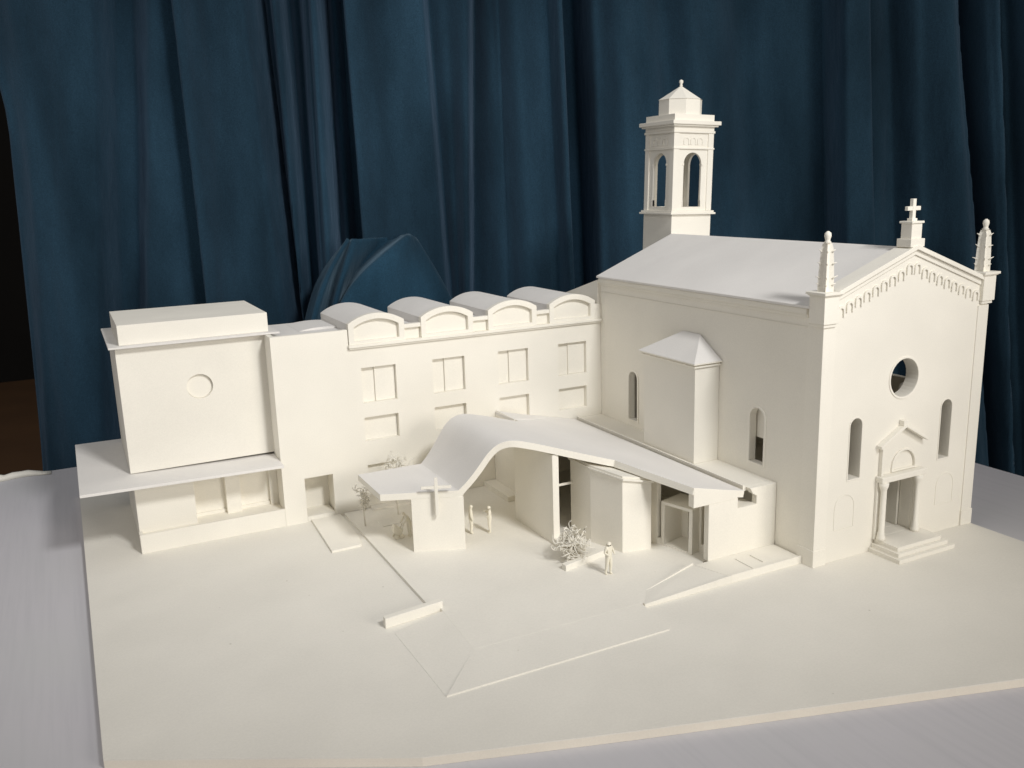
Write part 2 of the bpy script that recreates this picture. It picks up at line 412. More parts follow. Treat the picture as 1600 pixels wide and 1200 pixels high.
# roof
ez, rz = 36.15, 42.95
rp = [(-0.7, ez), (CX, rz), (CW + 0.7, ez), (CW + 0.7, ez - 0.35), (CX, rz - 0.45), (-0.7, ez - 0.35)]
MB().prism(rp, FT + 0.02, 54.3, 'y').build('roof', ROOFM, ch, label='pale grey two-sloped roof sheet')
for s_ in (0, 1):
    def bx(m_, x0, x1, *r):
        return m_.box(*((x0, x1) if s_ == 0 else (CW - x1, CW - x0)), *r)
    mb = MB(); bx(mb, -0.45, -0.001, 2.7, 54.0, 34.95, 35.75); bx(mb, -0.2, -0.001, 2.7, 54.0, 34.45, 34.95)
    bx(mb, -0.1, -0.001, 2.7, 54.0, 33.2, 33.32)
    mb.build('eave_cornice', CARD, ch)
    zo = 0.0 if s_ == 0 else 0.5
    mb = MB(); bx(mb, -0.14, 2.1, -0.14, 2.65, 0, 33.8); bx(mb, -0.26, 2.2, -0.26, 2.8, 0, 2.4)
    mb.build('corner_pilaster', CARD, ch, bevel=0.03)
    mb = MB(); bx(mb, -0.62, 1.95, -0.6, 2.1, 33.95 + zo, 37.62 + zo)
    mb.build('corner_pedestal', CARD, ch)
    mb = MB(); bx(mb, -1.0, 2.35, -0.98, 2.45, 37.75 + zo, 38.1 + zo); bx(mb, -0.8, 2.15, -0.78, 2.28, 37.58 + zo, 37.75 + zo)
    mb.build('pedestal_cap', CARD, ch)
    mb = MB(); bx(mb, -0.42, 1.8, -0.4, 1.95, 33.5 + zo, 33.95 + zo); mb.build('corbel', CARD, ch)
    # crocketed pinnacle: cross-shaped tapering shaft with leaf hooks and a finial
    px_ = 0.75 if s_ == 0 else CW - 0.75
    py_ = 0.75
    zb = 38.1 + zo; zt = 44.3 + zo * 0.4
    mb = MB()
    def ring(r_, z_):
        a = r_; q = r_ * 0.45
        return [(px_ + x, py_ + y, z_) for x, y in ((-a, -a), (-q * .6, -q), (q * .6, -q), (a, -a), (q, -q * .6), (q, q * .6), (a, a), (q * .6, q), (-q * .6, q), (-a, a), (-q, q * .6), (-q, -q * .6))]
    levels = [(0.72, zb), (0.70, zb + 1.6), (0.64, zb + 3.6), (0.55, zb + 5.4), (0.42, zt)]
    vs = []; fs = []
    for r_, z_ in levels: vs += ring(r_, z_)
    for i in range(len(levels) - 1):
        for k in range(12):
            fs.append((i * 12 + k, i * 12 + (k + 1) % 12, (i + 1) * 12 + (k + 1) % 12, (i + 1) * 12 + k))
    fs += [tuple(range(12)), tuple(range(len(levels) * 12 - 12, len(levels) * 12))]
    mb.add(vs, fs)
    mb.lathe([(0.3, zt - 0.05), (0.5, zt + 0.1), (0.3, zt + 0.35), (0.34, zt + 0.55), (0.45, zt + 0.95), (0.40, zt + 1.3), (0.12, zt + 1.55)], px_, py_, 8)
    rp_ = random.Random(7 + s_)
    for z_, l_ in ((1.0, 0.45), (1.9, 0.75), (3.7, 0.5), (5.3, 0.5)):
        rr = 0.72 - 0.2 * z_ / 6.2
        for sx in (-1, 1):
            for sy in (-1, 1):
                l2 = l_ * rp_.uniform(0.7, 1.1) * 0.75
                x0_, y0_ = px_ + sx * rr * 0.8, py_ + sy * rr * 0.8
                mb.tube([(x0_, y0_, zb + z_ - 0.25), (x0_ + sx * l2 * .5, y0_ + sy * l2 * .5, zb + z_), (x0_ + sx * l2, y0_ + sy * l2, zb + z_ + rp_.uniform(0, .2))], 0.14, 5, 0.04)
    o = mb.build('pinnacle', CARD, ch)
    o['label'] = 'left crocketed pinnacle' if s_ == 0 else 'right crocketed pinnacle'

# raking cornices of the gable
def rake(off, th, y0, y1, x0=2.0):
    x1 = CW - x0
    return MB().prism([(x0, gz(x0) + off - th), (CX, gz(CX) + off - th), (x1, gz(x1) + off - th), (x1, gz(x1) + off), (CX, gz(CX) + off), (x0, gz(x0) + off)], y0, y1, 'y')
mb = rake(0.32, 0.62, -0.6, 2.3); mb.build('raking_cornice', CARD, ch)
rake(-0.3, 0.75, -0.22, -0.001).build('raking_moulding', CARD, ch)
# hanging arch frieze
mb = MB()
def small_arch(mb, c, zt, w_=0.66, hgt=1.45, y0=-0.24, axis='y', base=-0.0):
    hh = zt - w_ * 0.5
    o_ = [(c + w_ * math.cos(math.pi * i / 6), zt - w_ + w_ * math.sin(math.pi * i / 6)) for i in range(7)]
    k_ = w_ * 0.55
    i_ = [(c - k_ * math.cos(math.pi * i / 6), zt - w_ + k_ * math.sin(math.pi * i / 6)) for i in range(7)]
    mb.prism([(c + w_, zt - hgt)] + o_ + [(c - w_, zt - hgt), (c - k_, zt - hgt)] + i_ + [(c + k_, zt - hgt)], base + y0, base - 0.001, axis)
for k in range(9):
    for sg in (-1, 1):
        x_ = CX + sg * (0.75 + 1.56 * k)
        small_arch(mb, x_, gz(x_) - 2.05 + (0.2 if k == 0 else 0))
mb.build('arch_frieze', CARD, ch)

# gable pedestal and cross
mb = MB(); mb.box(CX - 1.35, CX + 1.35, -0.45, 1.9, 43.0, 44.1); mb.box(CX - 1.0, CX + 1.0, -0.15, 1.6, 44.1, 46.15)
mb.box(CX - 1.2, CX + 1.2, -0.32, 1.8, 46.15, 46.45)
mb.build('gable_pedestal', CARD, ch, bevel=0.04)
mb = MB(); mb.box(CX - 0.3, CX + 0.3, 0.45, 1.0, 46.45, 49.4); mb.box(CX - 1.25, CX - 0.3, 0.47, 0.98, 47.85, 48.4); mb.box(CX + 0.3, CX + 1.25, 0.47, 0.98, 47.85, 48.4)
mb.box(CX - 0.5, CX + 0.5, 0.3, 1.15, 46.45, 46.8)
mb.build('gable_cross', CARD, ch, bevel=0.03)

# portal
portal = MB().box(11.3, 20.3, -1.25, -0.001, 10.35, 11.2).build('portal', CARD, ch, bevel=0.08)
MB().box(11.3, 13.35, -0.4, -0.001, 1.8, 10.34).build('jamb', CARD, portal)
MB().box(18.95, 20.0, -0.4, -0.001, 1.8, 10.34).build('jamb', CARD, portal)
MB().box(11.75, 12.15, -0.6, -0.001, 11.21, 15.4).build('side_strip', CARD, portal)
for x_ in (11.95, 18.9):
    MB().lathe([(0.62, 1.8), (0.62, 2.3), (0.48, 2.6), (0.52, 2.9), (0.38, 3.1), (0.36, 9.0), (0.42, 9.3), (0.62, 9.8), (0.7, 10.35)], x_, -0.95, 14).build('column', CARD, portal)
hood = MB()
hs = [(11.1, 15.3), (15.9, 17.9), (20.5, 15.3), (20.5, 15.7), (15.9, 18.35), (11.1, 15.75)]
hood.prism(hs, -0.95, -0.001, 'y')
hood.box(15.35, 16.35, -0.85, -0.001, 18.1, 18.85)
hood.build('hood', CARD, portal)
MB().prism(arch(16.75, 2.5, 11.3, 12.0), -0.2, 0.0, 'y', holes=[arch(16.75, 2.21, 11.49, 12.0)]).build('lunette_arch', CARD, portal)
dl = MB(); dl.box(18.45, 18.85, 2.0, 6.6, 1.8, 10.4); dl.box(16.9, 18.4, 6.6, 7.0, 1.8, 10.4)
dl.build('door_leaf', CARD, portal)
stp = MB()
for i, (x0, x1, y0) in enumerate(((10.7, 22.0, -5.4), (11.2, 21.3, -4.75), (11.7, 20.6, -4.15))):
    stp.box(x0, x1, y0, -0.02 if i else -0.01, 0.6 * i, 0.6 * (i + 1))
stp.build('entrance_steps', CARD, ch, bevel=0.03)
MB().box(13.42, 18.88, 0.02, 2.0, 0.0, 1.79).build('threshold', CARD, ch)

# ---------------------------------------------------------------- bell tower
bt = thing('bell_tower', 'slender white bell tower with open arched belfry behind the church roof', 'bell tower', (19.3, 58.8, 0))
TX0, TX1, TY0, TY1 = 14.85, 23.85, 54.4, 63.3
MB().box(TX0 - .1, TX1 + .1, TY0 - .1, TY1 + .1, 0, 46.35).build('shaft', CARD, bt)
MB().box(TX0 - .75, TX1 + .75, TY0 - .75, TY1 + .75, 46.35, 46.7).box(TX0 - .5, TX1 + .5, TY0 - .5, TY1 + .5, 46.7, 47.05).build('sill_band', CARD, bt)
cxT = (TX0 + TX1) / 2; cyT = (TY0 + TY1) / 2
B0, B1 = 47.05, 61.7
TH = 0.5
hx = arch(cxT, 2.05, 47.75, 55.7, 12); hy = arch(cyT, 2.05, 47.75, 55.7, 12)
mb = MB()
mb.prism(rect(TX0 + .1, TX1 - .1, B0, B1), TY0 + .1, TY0 + .1 + TH, 'y', holes=[hx])
mb.prism(rect(TX0 + .1, TX1 - .1, B0, B1), TY1 - .1 - TH, TY1 - .1, 'y', holes=[hx])
mb.prism(rect(TY0 + .1 + TH, TY1 - .1 - TH, B0, B1), TX0 + .1, TX0 + .1 + TH, 'x', holes=[hy])
mb.prism(rect(TY0 + .1 + TH, TY1 - .1 - TH, B0, B1), TX1 - .1 - TH, TX1 - .1, 'x', holes=[hy])
mb.build('belfry', CARD, bt)
MB().box(TX0 + .61, TX1 - .61, TY0 + .61, TY1 - .61, B0, B0 + .6).build('belfry_floor', CARD, bt)
MB().box(TX0 + .61, TX1 - .61, TY0 + .61, TY1 - .61, 60.6, 61.6).build('belfry_ceiling', CARD, bt)
for x0, x1 in ((TX0, TX0 + 1.0), (TX1 - 1.0, TX1)):
    for y0, y1 in ((TY0, TY0 + 1.0), (TY1 - 1.0, TY1)):
        MB().box(x0 - .12, x1 + .12, y0 - .12, y1 + .12, B0 + .01, B1).build('corner_strip', CARD, bt)
def band(z0, z1, o_):
    return MB().box(TX0 - o_, TX1 + o_, TY0 - o_, TY0 + .1, z0, z1).box(TX0 - o_, TX1 + o_, TY1 - .1, TY1 + o_, z0, z1).box(TX0 - o_, TX0 + .1, TY0 + .1, TY1 - .1, z0, z1).box(TX1 - .1, TX1 + o_, TY0 + .1, TY1 - .1, z0, z1)
band(58.35, 58.65, .25).build('string_course', CARD, bt)
band(61.3, 61.7, .3).build('string_course', CARD, bt)
mb = MB()
for k in (-1, 0, 1):
    small_arch(mb, cxT + k * 1.6, 60.65, 0.72, 1.5, y0=-0.13, base=TY0 + .1)
mb.build('arch_frieze', CARD, bt)
mb = MB()
for k in (-1, 0, 1):
    small_arch(mb, cyT + k * 1.6, 60.65, 0.72, 1.5, y0=-0.13, base=TX0 + .1, axis='x')
mb.build('arch_frieze', CARD, bt)
for cc in (-2.2, 2.2):
    MB().box(cxT + cc - .18, cxT + cc + .18, TY0 - .02, TY0 + .66, 55.35, 55.75).build('impost', CARD, bt)
    MB().box(cxT + cc - .15, cxT + cc + .15, TY0 + .02, TY0 + .66, 47.78, 49.0).build('pier_base', CARD, bt)
    MB().box(TX0 + .02, TX0 + .66, cyT + cc - .15, cyT + cc + .15, 47.78, 49.0).build('pier_base', CARD, bt)
    MB().box(TX0 - .02, TX0 + .66, cyT + cc - .18, cyT + cc + .18, 55.35, 55.75).build('impost', CARD, bt)
mb = MB(); mb.box(TX0 - .15, TX1 + .15, TY0 - .15, TY1 + .15, 61.7, 62.75)
mb.box(TX0 - 1.05, TX1 + 1.05, TY0 - 1.05, TY1 + 1.05, 62.75, 63.45)
mb.box(TX0 - .7, TX1 + .7, TY0 - .7, TY1 + .7, 62.45, 62.75)
mb.build('cornice', CARD, bt, bevel=0.05)
MB().box(TX0 - .1, TX1 + .1, TY0 - .1, TY1 + .1, 63.45, 64.65).build('attic_block', CARD, bt)
oc = lambda r, z: [(cxT + r * math.cos(math.radians(22.5 + 45 * k)), cyT + r * math.sin(math.radians(22.5 + 45 * k)), z) for k in range(8)]
MB().add(oc(4.15, 64.65) + oc(4.15, 67.5), [tuple(range(8)), tuple(range(8, 16))] + [(k, (k + 1) % 8, (k + 1) % 8 + 8, k + 8) for k in range(8)]).build('lantern', CARD, bt)
rf = MB().add(oc(4.3, 67.51) + [(cxT, cyT, 70.2)], [tuple(range(8))] + [(k, (k + 1) % 8, 8) for k in range(8)]).build('lantern_roof', CARD, bt)
MB().lathe([(0.25, 69.9), (0.3, 70.3), (0.2, 70.45), (0.4, 70.8), (0.35, 71.15), (0.05, 71.3)], cxT, cyT, 10).build('finial', CARD, rf)
bt.rotation_euler = (0, math.radians(1.7), 0)

# ---------------------------------------------------------------- sacristy block on the aisle roof
sb = thing('chapel_block', 'tall narrow white block with hipped roof against the church side wall', 'chapel', (-2.3, 26.9, 10.15))
MB().box(-4.65, -0.02, 20.4, 33.6, 10.16, 25.2).build('wall', CARD, sb)
MB().box(-5.0, -0.02, 20.05, 33.95, 25.2, 25.5).box(-5.35, -0.02, 19.7, 34.3, 25.75, 25.95).box(-4.85, -0.02, 20.2, 33.8, 25.5, 25.75).build('cornice', CARD, sb)
MB().add([(-5.35, 19.7, 25.96), (-0.1, 19.7, 25.96), (-0.1, 34.3, 25.96), (-5.35, 34.3, 25.96), (-0.1, 25.0, 29.3), (-0.1, 29.3, 29.3)],
         [(0, 1, 2, 3), (0, 4, 1), (0, 3, 5, 4), (3, 2, 5), (1, 4, 5, 2)]).build('roof', ROOFM, sb)

# ---------------------------------------------------------------- school wing
so = thing('school_building', 'long three storey white card wing with four arched roof gables', 'building', (-30, 62, 0))
SY = 54.0
SX0 = -60.2
cs = (-43.05, -30.6, -18.25, -6.15)
WW = 2.95
win_u = [rect(c - WW, c + WW, 18.5, 24.45) for c in cs]
win_m = [rect(c - WW, c + WW, 12.05, 16.1) for c in cs]
win_l = [rect(c - WW, c + WW, 4.0, 7.9) for c in cs]
outl = [(SX0, 0), (-56.7, 0), (-56.7, 7.45), (-52.0, 7.45), (-52.0, 0), (-0.02, 0), (-0.02, 28.4), (-47.9, 28.4), (-47.9, 30.95), (SX0, 30.95)]
MB().prism(outl, SY, SY + 0.9, 'y', holes=win_u + win_m + win_l).build('front_wall', CARD, so)
for i, c in enumerate(cs):
    w_ = MB().box(c - WW - .2, c + WW + .2, SY + .92, SY + 1.2, 18.2, 24.7).box(c - .5, c + WW - .02, SY + .72, SY + .92, 18.52, 24.43)
    wo = w_.build('window', CARD, so)
    for xx in (c - .55,):
        MB().box(xx - .07, xx + .07, SY + .6, SY + .919, 18.51, 24.44).build('mullion', CARD, wo)
    MB().box(c - WW - .2, c + WW + .2, SY + .92, SY + 1.2, 11.8, 16.4).build('window', CARD, so)
    MB().box(c - WW - .2, c + WW + .2, SY + .92, SY + 1.2, 3.8, 8.2).build('window', CARD, so)
MB().box(SX0, SX0 + .8, SY + .9, 72, 0, 30.95).box(SX0 + .8, -0.6, 71.2, 72, 0, 30.3).build('outer_walls', CARD, so)
MB().box(-57.5, -51.2, 58.2, 58.6, 0, 9).box(-57.5, -56.9, SY + .9, 58.2, 0, 9).box(-51.8, -51.2, SY + .9, 58.2, 0, 9).box(-56.9, -51.8, SY + .9, 58.2, 7.6, 8).box(-56.68, -52.02, SY, 58.2, 0.0, 0.9).build('door_recess', CARD, so)
MB().box(SX0 + .8, -0.05, SY + .9, 71.2, 29.9, 30.35).build('roof_deck', ROOFM, so)
MB().box(-47.95, -0.03, 53.25, SY - .001, 28.0, 28.4).box(-47.8, -0.03, 53.55, SY - .001, 27.7, 28.0).build('cornice', CARD, so)
def segarc(c, h, z0, zs, apex, n=14):
    rise = apex - zs
    R_ = (h * h + rise * rise) / (2 * rise); a0 = math.asin(h / R_)
    return [(c - h, z0), (c + h, z0)] + [(c + R_ * math.sin(a0 - 2 * a0 * i / n), zs + R_ * math.cos(a0 - 2 * a0 * i / n) - R_ * math.cos(a0)) for i in range(n + 1)]
for i, c in enumerate(cs):
    g = MB().prism(segarc(c, 4.75, 28.4, 31.85, 33.3), 53.7, 54.75, 'y', holes=[segarc(c, 3.8, 28.95, 31.25, 32.35)]).build('gable', CARD, so)
    MB().prism(segarc(c, 4.0, 28.5, 31.3, 32.6), 54.5, 54.95, 'y').build('gable_panel', CARD, g)
    MB().prism(segarc(c, 4.6, 30.36, 31.75, 33.2), 54.96, 71.0, 'y').build('barrel_vault', ROOFM, so)
for c in ((cs[0] + cs[1]) / 2, (cs[1] + cs[2]) / 2, (cs[2] + cs[3]) / 2):
    MB().box(c - 1.46, c + 1.46, 53.85, 54.85, 30.3, 30.95).build('parapet_rail', CARD, so)
    MB().box(c - 1.46, c + 1.46, 54.5, 54.9, 28.4, 30.3).build('parapet_panel', CARD, so)
MB().box(-1.39, -0.03, 53.75, 54.8, 28.4, 31.1).build('parapet_end', CARD, so)
MB().prism(segarc(-50.0, 4.0, 30.36, 30.38, 30.78), 61, 70, 'y').build('low_vault', ROOFM, so, label='low curved roof hump beside the first vault')
# ---------------------------------------------------------------- corner block with canopy
cb = thing('corner_block', 'white corner building at the left with projecting canopy and flat stepped top', 'building', (-70.8, 68, 0))
UX0, UX1, UY = -82.0, -59.55, 58.4
MB().prism(rect(UX0, UX1, 11.5, 31.0), UY, UY + .8, 'y', holes=[circ(-70.6, 23.75, 1.95)]).build('upper_front', CARD, cb)
MB().prism(circ(-70.6, 23.75, 1.93), UY + .6, UY + .8, 'y').build('round_disc', CARD, cb)
MB().box(UX0, UX0 + .8, UY + .8, 79.0, 11.5, 31.0).box(UX0 + .8, UX1 - .8, 78.2, 79.0, 0, 31.0).box(UX1 - .8, UX1, 72.2, 79.0, 0, 31.0).box(UX1 - .8, UX1, UY + .8, 72.2, 31.0 - .05, 31.0).build('upper_walls', CARD, cb)
MB().box(UX0 - .9, UX1 + 1.6, 57.0, 79.9, 31.01, 31.28).build('roof_slab', ROOFM, cb)
MB().box(-81.35, -59.4, UY + .1, 77.5, 31.29, 34.3).build('roof_block', CARD, cb)
mb = MB()
vs = [(-89.25, 51.4, 11.1), (-60.25, 51.4, 10.6), (-60.25, 53.9, 10.6), (-60.25, 81.4, 10.9), (-89.25, 81.4, 11.1)]
top = [(x, y, z + .42) for x, y, z in vs]
mb.add(vs + top, [(4, 3, 2, 1, 0), (5, 6, 7, 8, 9)] + [(i, (i + 1) % 5, (i + 1) % 5 + 5, i + 5) for i in range(5)])
mb.build('canopy', ROOFM, cb)
MB().box(-81.9, -73.4, 56.0, 59.6, 2.55, 11.0).build('ground_wall', CARD, cb)
MB().box(-68.5, -66.2, 57.9, 59.6, 2.55, 10.8).build('pillar', CARD, cb)
MB().box(-73.4, -68.5, 58.9, 59.6, 2.55, 3.1).box(-66.2, -61.5, 58.9, 59.6, 2.55, 3.1).box(-61.5, -60.22, 58.3, 59.6, 2.55, 10.7).build('window_sill', CARD, cb)
MB().box(-73.4, -68.5, 59.2, 59.6, 3.1, 10.8).build('window', CARD, cb)
MB().box(-66.2, -61.5, 59.2, 59.6, 3.1, 10.8).build('window', CARD, cb)
MB().box(-81.9, -60.22, 54.5, 79, 0.0, 2.55).build('ground_floor', CARD, cb)
MB().box(-82.0, -60.22, 54.0, 54.5, 0.0, 2.95).box(-82.0, -81.5, 54.5, 55.99, 0.0, 2.95).build('plinth_wall', CARD, cb)
MB().box(-81.9, -81.1, 59.6, 79, 2.55, 10.9).box(-81.1, -60.4, 59.61, 60.2, 2.55, 10.75).build('ground_side_walls', CARD, cb)

# ---------------------------------------------------------------- hall with the wave roof
ha = thing('church_hall', 'low white hall under a flowing wave shaped card roof beside the church', 'building', (-25, 30, 0))
kn = [(-39.9, 9.6), (-38.7, 10.9), (-37.3, 12.75), (-35.8, 14.95), (-34.4, 16.25), (-32.5, 16.75), (-29.9, 16.27), (-26.5, 15.3), (-22.15, 14.0), (-18.6, 13.0), (-14.7, 12.05), (-7.2, 10.3), (-5.9, 10.05)]
def herm(x):
    for i in range(len(kn) - 1):
        if x <= kn[i + 1][0] + 1e-9: break
    (x0, z0), (x1, z1) = kn[i], kn[i + 1]
    def sl(j):
        if j == 0: return (kn[1][1] - kn[0][1]) / (kn[1][0] - kn[0][0])
        if j == len(kn) - 1: return (kn[-1][1] - kn[-2][1]) / (kn[-1][0] - kn[-2][0])
        return (kn[j + 1][1] - kn[j - 1][1]) / (kn[j + 1][0] - kn[j - 1][0])
    h = x1 - x0; t = (x - x0) / h
    return (2 * t**3 - 3 * t**2 + 1) * z0 + (t**3 - 2 * t**2 + t) * h * sl(i) + (-2 * t**3 + 3 * t**2) * z1 + (t**3 - t**2) * h * sl(i + 1)
def ztop(x): return 9.6 if x <= -39.9 else herm(x)
def yfront(x):
    if x <= -18.6: return 34.3 + (x + 50.4) * (21.0 - 34.3) / (50.4 - 18.6)
    if x <= -14.8: return 20.4 + (x + 18.5) * (7.42 - 20.4) / (3.7)
    return 7.42
TR = 1.0
rows = []
xs = [-50.4, -45, -40.6, -39.9] + [-39.9 + 0.45 * i for i in range(1, 75)]
xs = [x for x in xs if x < -5.95] + [-5.95]
xs = sorted(set([round(x, 3) for x in xs] + [-22.0, -18.6, -14.8]))
st = []
for x in xs:
    e = 0.05
    if x < -39.95: nx, nz = 0, 1
    elif abs(x + 39.9) < 0.06: nx, nz = -0.45, 1.05
    else:
        d = (ztop(x + e) - ztop(x - e)) / (2 * e)
        l = math.hypot(1, d); nx, nz = -d / l, 1 / l
    st.append((x, ztop(x), x - nx * TR, ztop(x) - nz * TR))
mb = MB()
vs = []; fs = []
def station(x, z, xb, zb, yf, yb): vs.extend([(x, yf, z), (x, yb, z), (xb, yb, zb), (xb, yf, zb)])
cnt = 0
idx = []
for (x, z, xb, zb) in st:
    yb_ = 45.0 if x < -22.0 else 53.95
    if x == -22.0:
        station(x, z, xb, zb, yfront(x), 45.0); idx.append(cnt); cnt += 1
    if x == -18.6:
        station(x, z, xb, zb, yfront(x), yb_); idx.append(cnt); cnt += 1
        station(x + .02, z, xb, zb, 20.6, yb_); idx.append(cnt); cnt += 1
        continue
    station(x, z, xb, zb, yfront(x), yb_); idx.append(cnt); cnt += 1
for i in range(cnt - 1):
    a, b_ = i * 4, (i + 1) * 4
    for k in range(4):
        fs.append((a + k, a + (k + 1) % 4, b_ + (k + 1) % 4, b_ + k))
fs.append((0, 1, 2, 3)); fs.append(tuple((cnt - 1) * 4 + k for k in range(4)))
mb.add(vs, fs)
ro = mb.build('roof', ROOFM, ha, label='wave shaped roof slab with thick white edge')
for p in ro.data.polygons:
    p.use_smooth = abs(p.normal.y) < 0.3 and abs(p.normal.x) < 0.97
ro.data.materials.append(CARD)
for p in ro.data.polygons:
    if p.normal.y < -0.5 or p.normal.z < 0.35: p.material_index = 1
try:
    ro.data.set_sharp_from_angle(angle=math.radians(28))
except Exception: pass
# small raised sheet near the school wall
MB().add([(-22.2, 53.9, 13.1), (-22.2, 46.5, 13.6), (-9.0, 53.9, 10.6), (-22.2, 53.9, 13.75), (-22.2, 46.5, 14.05)], [(0, 2, 1), (3, 4, 2), (0, 1, 4, 3), (0, 3, 2), (1, 2, 4)]).build('roof_flashing', ROOFM, ha)
# fascia at the low end
fp = [(-14.85, 9.17), (-7.2, 9.17), (-7.2, ztop(-7.2) - .03), (-9.7, ztop(-9.7) - .03), (-12.2, ztop(-12.2) - .03), (-14.85, ztop(-14.85) - .03)]
MB().prism(fp, 7.36, 8.5, 'y').build('fascia', CARD, ha)
MB().prism([(-12.2, 0.8), (-.05, 0.8), (-.05, 10.14), (-4.9, 10.14), (-4.4, 9.3), (-3.7, 8.9), (-3.7, 7.65), (-7.1, 7.65), (-7.1, 9.15), (-12.2, 9.15)], 7.4, 8.4, 'y').build('front_wall', CARD, ha)
MB().box(-7.1, -3.7, 8.41, 50, 7.25, 7.6).box(-7.6, -7.12, 8.41, 50, 7.25, 9.6).build('gutter', CARD, ha)
MB().box(-5.4, -0.03, 8.41, 53.95, 9.55, 10.15).build('aisle_roof', CARD, ha)
MB().box(-5.4, -5.1, 8.41, 53.95, 10.151, 10.42).build('aisle_kerb', CARD, ha)
# platform with ramp
MB().prism([(-12.8, 2.0), (-0.28, 2.0), (-0.28, 7.39), (-14.5, 7.39), (-14.4, 7.0)], 0, 0.85).build('platform', CARD, ha)
MB().box(-12.8, -0.3, 1.75, 2.0, 0, 1.1).build('platform_kerb', CARD, ha)
MB().box(-8.6, -8.25, 2.3, 6.0, 0.851, 0.97).build('bench_slat', CARD, ha)
MB().box(-6.0, -5.6, 3.2, 6.0, 0.851, 1.0).build('bench_slat', CARD, ha)
mb = MB(); sheet(mb, [(-26.78, 1.95, 0.41), (-12.8, 1.99, 0.80), (-14.6, 7.6, 0.80), (-24.2, 5.0, 0.41)]); mb.build('ramp', BASEM, ha)
MB().add([(-26.8, 1.72, 0), (-12.8, 1.72, 0), (-12.8, 1.94, 0), (-26.8, 1.94, 0), (-26.8, 1.72, .46), (-12.8, 1.72, 1.09), (-12.8, 1.94, 1.09), (-26.8, 1.94, .46)],
         [(0, 3, 2, 1), (4, 5, 6, 7), (0, 1, 5, 4), (1, 2, 6, 5), (2, 3, 7, 6), (3, 0, 4, 7)]).build('ramp_kerb', CARD, ha)
MB().add([(-24.2, 5.0, .3), (-14.6, 7.6, .3), (-14.7, 7.85, .3), (-24.3, 5.25, .3), (-24.2, 5.0, .42), (-14.6, 7.6, 1.05), (-14.7, 7.85, 1.05), (-24.3, 5.25, .42)],
         [(0, 3, 2, 1), (4, 5, 6, 7), (0, 1, 5, 4), (1, 2, 6, 5), (2, 3, 7, 6), (3, 0, 4, 7)]).build('ramp_kerb', CARD, ha)
# long wall and inner walls
MB().box(-27.2, -26.15, 24.45, 37.0, 0.0, 14.2).build('long_wall', CARD, ha)
MB().box(-27.3, -26.2, 17.3, 24.44, 0.0, 1.45).build('low_plinth', CARD, ha)
MB().box(-26.15, -22.6, 36.3, 37.0, 0, 13.3).box(-22.6, -22.0, 36.3, 53.9, 0, 12.9).build('inner_wall', CARD, ha)
MB().box(-24.9, -22.61, 44.3, 53.9, 0.3, 1.3).build('inner_step', CARD, ha)
# glazing frame beside the post
MB().box(-26.14, -22.01, 27.6, 27.9, 8.05, 8.4).build('glazing_frame', CARD, ha)
# faceted bay
bay = [(-22.0, 28.2), (-21.9, 22.6), (-20.15, 16.75), (-15.75, 15.9), (-14.4, 18.3), (-14.0, 26), (-16, 28.2)]
def bz(x): return 11.4 - 0.19 * (x + 20.1)
mb = MB(); nb = len(bay)
mb.add([(x, y, 0.0) for x, y in bay] + [(x, y, bz(x)) for x, y in bay], [tuple(range(nb))[::-1], tuple(range(nb, 2 * nb))] + [(i, (i + 1) % nb, (i + 1) % nb + nb, i + nb) for i in range(nb)])
mb.build('bay_wall', CARD, ha)
def scaled(k):
    cx_, cy_ = -17.8, 23.0
    return [(cx_ + (x - cx_) * k, cy_ + (y - cy_) * k) for x, y in bay]
mb = MB()
for k, z0_, z1_ in ((1.06, 0.01, 0.3), (1.0, 0.3, 0.62)):
    q = scaled(k)
    mb.add([(x, y, bz(x) + z0_) for x, y in q] + [(x, y, bz(x) + z1_) for x, y in q], [tuple(range(nb))[::-1], tuple(range(nb, 2 * nb))] + [(i, (i + 1) % nb, (i + 1) % nb + nb, i + nb) for i in range(nb)])
mb.build('bay_cornice', CARD, ha)
# entrance: vestibule box
MB().prism([(-14.45, 18.1), (-14.05, 16.8), (-13.2, 17.0), (-13.6, 18.4)], 0, 11.0).build('entrance_jamb', CARD, ha)
MB().prism([(-14.05, 16.79), (-13.6, 16.45), (-13.0, 16.6), (-13.2, 16.99)], 0, 1.4).build('entrance_sill', CARD, ha)
A = Vector((-13.62, 16.4, 0)); B = Vector((-12.1, 11.1, 0))
u = (B - A).normalized(); nn = Vector((-u.y, u.x, 0))
if nn.x < 0: nn = -nn
def vb(mb, s0, s1, t0, t1, z0, z1):
    q = [A + u * s0 + nn * t0, A + u * s1 + nn * t0, A + u * s1 + nn * t1, A + u * s0 + nn * t1]
    mb.prism([(p.x, p.y) for p in q], z0, z1)
L_ = (B - A).length
mb = MB()
vb(mb, 0, L_, 0, 4.6, 6.75, 7.2); vb(mb, 0, .6, 0, 4.6, .32, 6.75); vb(mb, L_ - .6, L_, 0, 4.6, .32, 6.75); vb(mb, .6, L_ - .6, 0, 4.6, .32, .62)
vb(mb, .6, 1.8, 4.1, 4.6, .62, 6.75)
mb.build('vestibule', CARD, ha)
mb = MB(); vb(mb, L_ + .01, L_ + 2.6, 1.6, 2.0, .32, 1.6); vb(mb, L_ + .01, L_ + .4, 1.6, 2.0, 1.6, 9.0)
mb.build('side_glazing', CARD, ha)
# pier
MB().prism([(-46.3, 32.62), (-39.25, 29.68), (-38.4, 31.7), (-45.45, 34.65)], 0, 8.62).build('pier', CARD, ha)

